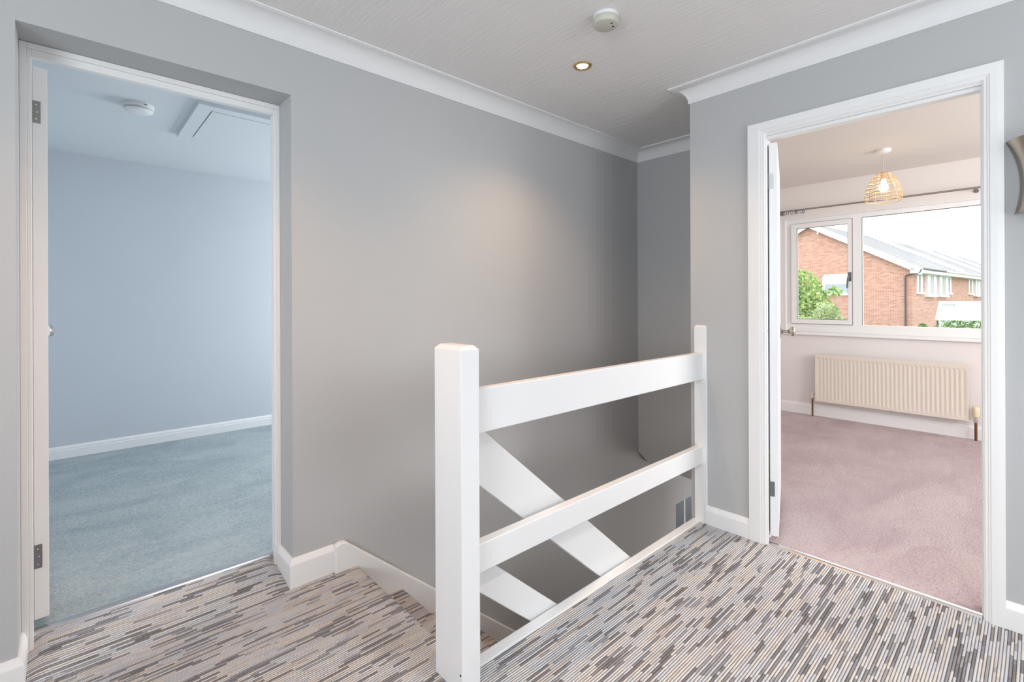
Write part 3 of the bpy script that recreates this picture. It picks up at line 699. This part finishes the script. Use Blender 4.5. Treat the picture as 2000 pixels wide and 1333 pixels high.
MB().box(R - .012, R, cy - .045, cy + .045, 1.60, 1.72).build('back_plate', M['nickel'], wl)
MB().lathe([(.0, 0), (.012, 0), (.022, .03), (.022, .05), (.0, .07)], (R - .045, cy, 1.62), (0, 0, 1), 16).build('bulb', M['alarm_white'], wl, smooth=True)

# ================================================================== pendant light in the pink bedroom
px_, py_ = 4.887, 0.845
pl_ = empty('pendant_light', (px_, py_, PH), 'woven rattan dome pendant lamp, lit, hanging in the pink bedroom', 'light')
MB().lathe([(.050, .002), (.052, -.004), (.050, -.020), (.030, -.028), (.0, -.029)], (px_, py_, PH), (0, 0, 1), 32).build('ceiling_rose', M['white'], pl_, smooth=True)
MB().tube([(px_, py_, PH - .025), (px_, py_, 2.25)], .0035, 8).build('flex', M['cord'], pl_)
MB().lathe([(.0, 2.262), (.012, 2.260), (.018, 2.245), (.018, 2.195), (.0, 2.19)], (px_, py_, 0), (0, 0, 1), 16).build('lamp_holder', M['rattan'], pl_, smooth=True)
MB().lathe([(.0, 2.195), (.014, 2.19), (.018, 2.172), (.030, 2.145), (.033, 2.125), (.028, 2.105), (.014, 2.092), (.0, 2.09)], (px_, py_, 0), (0, 0, 1), 20).build('bulb', M['bulb'], pl_, smooth=True)
def dome_r(t):  # t 0 at top .. 1 at rim
    return 0.052 + 0.073 * math.sin(min(1, t * 1.08) * PI / 2) ** 0.8 - (0.004 * max(0, t - .8) / .2)
zt, zb = 2.232, 2.020
sh = None
for k in range(8):
    t = k / 7; z = zt + (zb - zt) * t; rr = dome_r(t)
    pts = [(px_ + rr * math.cos(a), py_ + rr * math.sin(a), z + .002 * math.sin(5 * a + k)) for a in [2 * PI * i / 40 for i in range(40)]]
    MB().tube(pts, .0042 if k in (0, 7) else .0034, 6, closed=True).build('hoop', M['rattan'], pl_, smooth=True, angle=80)
for k in range(10):
    a = 2 * PI * k / 10
    pts = [(px_, py_, 2.245), (px_ + .03 * math.cos(a), py_ + .03 * math.sin(a), 2.243)]
    pts += [(px_ + dome_r(t) * math.cos(a), py_ + dome_r(t) * math.sin(a), zt + (zb - zt) * t) for t in [i / 10 for i in range(11)]]
    MB().tube(pts, .0024, 6).build('rib', M['rattan'], pl_, smooth=True, angle=80)
wv = MB()
for k in range(8):
    t0, t1 = k / 8, (k + 1) / 8
    if k not in (1, 4, 6): continue
    pts = []
    for i in range(80):
        a = 2 * PI * i / 80; t = (t0 + t1) / 2 + (.38 * (t1 - t0)) * (1 if i % 2 else -1)
        pts.append((px_ + dome_r(t) * math.cos(a), py_ + dome_r(t) * math.sin(a), zt + (zb - zt) * t))
    wv.tube(pts, .0016, 4, closed=True)
wv.build('woven_cane', M['rattan'], pl_)['kind'] = 'stuff'

# ================================================================== curtain pole with rings
cp = empty('curtain_pole', (5.70, 0.47, 2.168), 'thin grey metal curtain pole above the bedroom window', 'curtain pole')
MB().tube([(5.70, 1.955, 2.1665), (5.70, -1.0, 2.1665)], .0085, 12).build('pole', M['nickel'], cp, smooth=True, angle=50)
MB().lathe([(.0, 0), (.012, 0), (.014, .012), (.011, .022), (.0, .026)], (5.70, 1.95, 2.1665), (0, 1, 0), 14).build('finial', M['steel'], cp, smooth=True)
for y in (1.925, 0.355, -.95):
    MB().tube([(PW, y, 2.150), (5.70, y, 2.150)], .006, 8).tube([(5.70, y, 2.147), (5.70, y, 2.158)], .010, 10).lathe([(.018, 0), (.018, -.005), (.0, -.006)], (PW, y, 2.150), (1, 0, 0), 14).build('bracket', M['steel'], cp, smooth=True)
ring0 = None
ring_words = ['left of the ten', 'second', 'third', 'fourth', 'fifth', 'sixth', 'seventh', 'eighth', 'ninth']
for k, y in enumerate((1.905, 1.893, 1.878, 1.868, 1.858, 1.838, 1.808, 1.775, 1.740, 1.722, 1.680, 1.662)):
    if ring0 is None:
        ring0 = empty('curtain_ring', (5.70, y, 2.152), None, 'curtain ring', 'curtain rings at the left end of the pole')
        pts = [(5.70 + .021 * math.cos(a), y, 2.152 + .021 * math.sin(a)) for a in [2 * PI * i / 24 for i in range(24)]]
        MB().tube(pts, .0028, 6, closed=True).build('hoop', M['dark_steel'], ring0, smooth=True, angle=80)
        pts = [(5.70 + .005 * math.cos(a), y, 2.126 + .005 * math.sin(a)) for a in [2 * PI * i / 10 for i in range(10)]]
        MB().tube(pts, .0013, 5, closed=True).build('eyelet', M['nickel'], ring0)
        r_ = ring0
    else:
        r_ = ring0.copy(); COL.objects.link(r_); r_.location = (5.70, y, 2.152)
        for ch in list(ring0.children):
            c = ch.copy(); COL.objects.link(c); c.parent = r_
    r_.rotation_euler = (0, random.uniform(-.3, .3), random.uniform(-.5, .5))
    r_['label'] = 'small metal curtain ring bunched at the left end of the pole'

# ================================================================== radiator
rd = empty('radiator', (5.73, 0.983, 0.17), 'cream panel radiator with vertical flutes under the bedroom window', 'radiator')
ry0, ry1, rz0, rz1, rx = 0.4055, 1.5605, 0.170, 0.650, 5.698
nf = 35; m = MB(); cols = []
pitch = (ry1 - ry0 - .03) / nf
ys = [ry0]
prof = [(ry0, 0)]
for k in range(nf):
    y = ry0 + .015 + k * pitch
    prof += [(y, 0), (y + pitch * .22, .0035), (y + pitch * .55, .0035), (y + pitch * .77, 0)]
prof += [(ry1, 0)]
zs = [(rz0, 0), (rz0 + .028, 0), (rz0 + .040, 1), (rz1 - .058, 1), (rz1 - .046, 0), (rz1, 0)]
vs = [(rx + d_ * g, y, z) for (z, g) in zs for (y, d_) in prof]; q = len(prof)
fs = [(i * q + k, i * q + k + 1, (i + 1) * q + k + 1, (i + 1) * q + k) for i in range(len(zs) - 1) for k in range(q - 1)]
m.add(vs, fs)
m.box(rx + .012, rx + .018, ry0, ry1, rz0, rz1)
m.box(rx, rx + .018, ry0 - .002, ry0, rz0, rz1); m.box(rx, rx + .018, ry1, ry1 + .002, rz0, rz1)
m.box(rx, rx + .018, ry0, ry1, rz1, rz1 + .002); m.box(rx, rx + .018, ry0, ry1, rz0 - .002, rz0)
m.build('panel', M['cream'], rd, smooth=True, angle=30, clean=False)
dm = MB()
for k in range(nf):
    y = ry0 + .015 + k * pitch
    dm.box(rx - .0006, rx + .002, y + pitch * .15, y + pitch * .75, rz1 - .043, rz1 - .039)
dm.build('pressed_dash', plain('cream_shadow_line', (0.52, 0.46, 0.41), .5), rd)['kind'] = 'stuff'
MB().box(rx + .018, rx + .044, ry0 + .02, ry1 - .02, rz0 + .01, rz1 - .012).build('convector_fins', M['dark_steel'], rd)
MB().box(rx - .001, rx + .05, ry0 - .004, ry1 + .004, rz0 - .006, rz0 + .001).box(rx + .044, rx + .052, ry0, ry1, rz0, rz1 - .006).build('casing', M['cream'], rd)
for y in (0.65, 1.32): MB().box(rx + .05, PW - .001, y, y + .03, rz0 + .05, rz1 - .05).build('bracket', M['cream'], rd)
MB().lathe([(.0, 0), (.007, 0), (.007, .012), (.0, .013)], (rx + .03, ry0 - .001, rz1 - .035), (0, -1, 0), 12).build('bleed_valve', M['cream'], rd, smooth=True)
# lockshield valve, left
vy = 1.592; vx = rx + .022
MB().tube([(vx, vy, -.005), (vx, vy, .186)], .0085, 12).build('pipe', M['copper'], rd, smooth=True, angle=50)
va = MB().lathe([(.0, .180), (.012, .180), (.013, .186), (.013, .196), (.010, .198), (.010, .212), (.013, .214), (.013, .222), (.0, .223)], (vx, vy, 0), (0, 0, 1), 12)
va.tube([(vx, vy, .205), (vx, ry1 - .002, .205)], .009, 12).build('valve', M['chrome'], rd, smooth=True)
MB().lathe([(.0, .222), (.013, .222), (.012, .246), (.0, .248)], (vx, vy, 0), (0, 0, 1), 14).build('valve_cap', M['cream_plastic'], rd, smooth=True)
# thermostatic valve, right
vy = 0.359
MB().tube([(vx, vy, -.005), (vx, vy, .165)], .0095, 12).build('pipe', M['copper'], rd, smooth=True, angle=50)
va = MB().lathe([(.0, .155), (.013, .155), (.016, .165), (.016, .178), (.012, .180), (.012, .196), (.017, .198), (.017, .208), (.0, .209)], (vx, vy, 0), (0, 0, 1), 14)
va.tube([(vx, vy, .188), (vx, ry0 + .002, .188)], [.010, .008], 12).build('valve', M['chrome'], rd, smooth=True)
MB().lathe([(.0, .206), (.022, .206), (.025, .216), (.026, .270), (.022, .284), (.016, .290), (.0, .291)], (vx, vy, 0), (0, 0, 1), 16).build('thermostat_head', M['cream_plastic'], rd, smooth=True, angle=30)

# ================================================================== outside the window
structure(MB().box(6.2, 140, -60, 60, -2.75, -2.6).build('ground', M['grass']), 'garden lawn outside the bedroom window', 'ground')
hs = empty('brick_house', (33.484, 4.5495, -2.6), 'red brick terraced house with a gable end and pale roof outside', 'house', rz=-math.atan2(.09, .996))
G = 2.6   # local heights are measured from the ground: add G to heights above the landing
EV, AP, WD = 2.9 + G, 5.80 + G, 10.08
Ln = 42.0
wins = [(0.77, 1.88, 1.50, 2.62, 0.0), (2.41, 4.38, 1.34, 2.65, 0.10), (5.08, 7.19, 1.34, 2.65, 0.10), (7.33, 8.53, 1.50, 2.62, 0.0),
        (13.7, 15.1, 1.50, 2.66, 0.0), (15.35, 16.97, 1.38, 2.66, 0.1), (17.6, 19.4, 1.38, 2.66, 0.1)]
MB().prism([(0, 0), (WD, 0), (WD, EV), (WD / 2, AP), (0, EV)], 'x', 0, .3).build('gable_wall', M['brick'], hs, local=True)
MB().box(.3, Ln, 0, .3, 0, EV).build('front_wall', M['brick'], hs, local=True)
MB().box(.3, Ln, WD - .3, WD, 0, EV).build('rear_wall', M['brick'], hs, local=True)
tn = (AP - EV) / (WD / 2)
def roof_z(y): return EV + tn * (y if y < WD / 2 else WD - y)
for (ya, yb) in ((-.45, WD / 2), (WD + .45, WD / 2)):
    za = EV + tn * (-.45)
    # tiled slope in courses
    nC = 22; mm = MB()
    for k in range(nC):
        t0, t1 = k / nC, (k + 1) / nC
        y0, y1 = ya + (yb - ya) * t0, ya + (yb - ya) * t1; z0, z1 = za + (AP - za) * t0 + .19, za + (AP - za) * t1 + .17
        mm.prism([(y0, z0 - .12), (y1, z1 - .12), (y1, z1), (y0, z0 + .02)], 'x', -.25, Ln)
    mm.build('roof_slope', M['roof'], hs, local=True)
    mm = MB().prism([(ya, za + .20), (yb, AP + .20), (yb, AP - .14), (ya, za - .14)], 'x', -.32, -.24)
    mm.build('bargeboard', M['out_white'], hs, local=True)
MB().box(-.32, .02, -.50, .02, EV - .32, EV - .02).build('eaves_box', M['out_white'], hs, local=True)
MB().box(0.02, Ln, -.45, 0.0, EV - .30, EV - .22).box(0.02, Ln, -.46, -.43, EV - .30, EV - .05).build('soffit', M['out_white'], hs, local=True)
MB().tube([(-.30, -.50, EV - .08), (4.6, -.50, EV - .08)], .055, 8).build('gutter', M['downpipe'], hs, local=True)
MB().tube([(-.30, -.50, EV - .08), (Ln, -.50, EV - .08)], .05, 8).build('gutter', M['out_white'], hs, local=True)
dp = MB().tube([(-.30, -.46, EV - .10), (-.30, -.40, EV - .26), (-.10, .26, EV - .42), (-.07, .29, EV - .55), (-.07, .29, 0)], .045, 8)
dp.build('downpipe', M['downpipe'], hs, local=True, smooth=True)
for xd in (9.6, 19.5, 29.0):
    md = MB().prism([(-.40, EV + tn * -.40 + .2), (WD / 2, AP + .2), (WD / 2, AP + .42), (-.40, EV + tn * -.40 + .42)], 'x', xd, xd + .35)
    md.build('party_wall_coping', M['out_white'], hs, local=True)
MB().box(-.06, 0, 4.50, 4.62, 5.2 + G, 5.56 + G).build('vent', M['out_white'], hs, local=True)
for (a0, a1, b0, b1, pj) in wins:
    y0 = -pj - .04
    fo = MB(); b0 += G; b1 += G; t_ = .09
    fo.box(a0, a0 + t_, y0, .02, b0, b1).box(a1 - t_, a1, y0, .02, b0, b1).box(a0, a1, y0, .02, b1 - t_, b1).box(a0 - .05, a1 + .05, y0 - .06, .02, b0 - .02, b0 + t_)
    mid = (a0 + a1) / 2
    if a1 - a0 > 1.5: fo.box(mid - .05, mid + .05, y0, .02, b0, b1)
    w_o = fo.build('window', M['out_white'], hs, local=True)
    MB().box(a0 + t_ * .5, a1 - t_ * .5, y0 + .04, y0 + .05, b0 + .05, b1 - .05).build('pane', M['house_glass'], w_o, local=True)
    for k in range(2):
        ca = a0 + t_ if k == 0 else a1 - t_ - .28 * (a1 - a0)
        MB().box(ca, ca + .28 * (a1 - a0), y0 + .012, y0 + .035, b0 + .1, b1 - .1).build('curtain', M['out_white'], w_o, local=True)
# gable window
gb0, gb1, gz0, gz1 = 2.55, 4.32, 1.49 + G, 2.70 + G
fo = MB().box(-.05, .02, gb0, gb0 + .12, gz0, gz1).box(-.05, .02, gb1 - .12, gb1, gz0, gz1).box(-.05, .02, gb0, gb1, gz1 - .12, gz1).box(-.10, .02, gb0 - .05, gb1 + .05, gz0 - .05, gz0 + .10)
w_o = fo.build('window', M['out_white'], hs, local=True)
MB().box(-.02, -.01, gb0 + .1, gb1 - .1, gz0 + .08, gz1 - .1).build('pane', M['house_glass'], w_o, local=True)
MB().box(-.035, -.022, gb0 + .12, gb1 - .12, gz0 + .62, gz1 - .12).build('blind', M['out_white'], w_o, local=True)

# lean-to glasshouse
gh = empty('glasshouse', (29.5, 2.3, -2.6), 'white glasshouse roof beyond the hedge, beside the brick house', 'glasshouse')
ty, by = (3.04, -1.6), (3.10, -1.6)
def gp(t, s_, o_=0.0):   # t along the width, s_ up the slope
    y = 3.09 + (-1.6 - 3.09) * t - .04 * s_; return (29.0 + 1.0 * s_ - o_ * .6, y, 0.20 + 0.82 * s_ + o_ * .8)
def gbar(t0, t1, s0, s1, th):
    vs = [gp(t, s_, o_) for t in (t0, t1) for s_ in (s0, s1) for o_ in (0, th)]
    return MB().add(vs, [(0, 1, 3, 2), (4, 6, 7, 5), (0, 4, 5, 1), (2, 3, 7, 6), (0, 2, 6, 4), (1, 5, 7, 3)])
for k in range(8):
    t0, t1 = k / 8, (k + 1) / 8
    gbar(t0 + .012, t1 - .012, 0.10, 0.88, .03).build('roof_panel', M['pale_panel'] if k == 0 else M['out_white'], gh)
for k in range(9):
    t = k / 8; gbar(t - .012, t + .012, 0, 1, .08).build('roof_bar', M['out_white'], gh)
gbar(-.01, 1.01, .88, 1.0, .10).build('ridge_beam', M['out_white'], gh)
gbar(-.01, 1.01, 0, .10, .07).build('eaves_beam', M['out_white'], gh)
MB().box(29.0, 29.08, -1.6, 3.09, -2.6, 0.22).box(30.0, 30.1, -1.6, 3.05, -2.6, 1.0).box(29, 30, 3.03, 3.09, -2.6, .22).build('wall', M['out_white'], gh)

def foliage(name, blobs, n, size, mat, parent, elong=1.6):
    m = MB(); rnd = random.Random(len(name) * 7 + n)
    tot = sum(b[3] * b[4] for b in blobs)
    for (bx, by, bz, rx_, rz_) in blobs:
        for _ in range(int(n * rx_ * rz_ / tot)):
            while True:
                v = Vector([rnd.uniform(-1, 1) for _ in range(3)])
                if 0.25 < v.length < 1: break
            v = v.normalized() * (v.length ** .5)
            c = Vector((bx + v.x * rx_, by + v.y * rx_, bz + v.z * rz_))
            d_ = (v + Vector([rnd.uniform(-.9, .9) for _ in range(3)])).normalized()
            s_ = d_.cross(Vector([rnd.uniform(-1, 1) for _ in range(3)])).normalized()
            l = size * rnd.uniform(.6, 1.25); w = l / elong / 2; nn = d_.cross(s_) * l * .12
            m.add([c - d_ * l / 2, c + s_ * w + nn, c + d_ * l / 2, c - s_ * w + nn], [(0, 1, 2), (0, 2, 3)])
    o = m.build(name, mat, parent, clean=False); o['kind'] = 'stuff'; return o
t1_ = empty('garden_tree', (15.9, 4.75, -2.6), 'bright green leafy tree outside the left sash of the window', 'tree')
foliage('leaves', [(15.7, 4.62, 1.45, .48, .62), (15.8, 4.9, .9, .75, .8), (15.4, 4.18, 1.10, .36, .42), (15.5, 3.95, .82, .30, .30), (15.6, 4.45, .55, .6, .55), (15.9, 5.2, 1.6, .6, .5), (15.3, 3.72, 1.42, .16, .12), (15.9, 4.9, -.3, .7, .8)], 9000, .11, M['leaf'], t1_)
MB().tube([(15.9, 4.75, -2.6), (15.85, 4.8, -1.2), (15.8, 4.72, .2), (15.7, 4.65, 1.2)], [.1, .085, .06, .02], 8).tube([(15.85, 4.8, -.9), (15.6, 4.4, .1), (15.45, 4.1, 1.0)], [.06, .04, .015], 7).build('trunk', M['bark'], t1_, smooth=True)
t2_ = empty('feathery_shrub', (14.2, 3.75, -2.6), 'pale feathery shrub in front of the green tree outside', 'shrub')
foliage('leaves', [(14.2, 3.66, .60, .30, .52), (14.2, 3.38, .40, .26, .42), (14.2, 4.05, .35, .40, .42), (14.2, 3.5, .85, .14, .22), (14.2, 3.8, -.2, .55, .6)], 4200, .13, M['leaf_pale'], t2_, elong=6)
MB().tube([(14.2, 3.75, -2.6), (14.2, 3.75, -1.0), (14.2, 3.7, .3)], [.06, .045, .015], 7).build('trunk', M['bark'], t2_, smooth=True)
hg_ = empty('hedge', (22.6, 1.0, -2.6), 'clipped green hedge in front of the glasshouse', 'hedge')
foliage('leaves', [(22.7, 2.2 - .28 * k, .12 + .05 * (k % 2), .30, .33) for k in range(14)] + [(22.7, 2.05 - .5 * k, -.5, .38, .5) for k in range(8)] + [(22.7, 2.05 - .5 * k, -1.4, .4, .6) for k in range(8)], 12000, .09, M['leaf_hedge'], hg_)
MB().box(22.55, 22.85, -1.6, 2.2, -2.6, .0).build('branches', M['bark'], hg_)
bs_ = empty('round_bush', (22.3, 2.68, -2.6), 'small round bush left of the clipped hedge outside', 'bush')
foliage('leaves', [(22.3, 2.76, .16, .14, .18), (22.3, 2.76, -.2, .15, .3)], 1500, .07, M['leaf_hedge'], bs_)
MB().tube([(22.3, 2.68, -2.6), (22.3, 2.68, .1)], [.05, .02], 7).build('trunk', M['bark'], bs_)
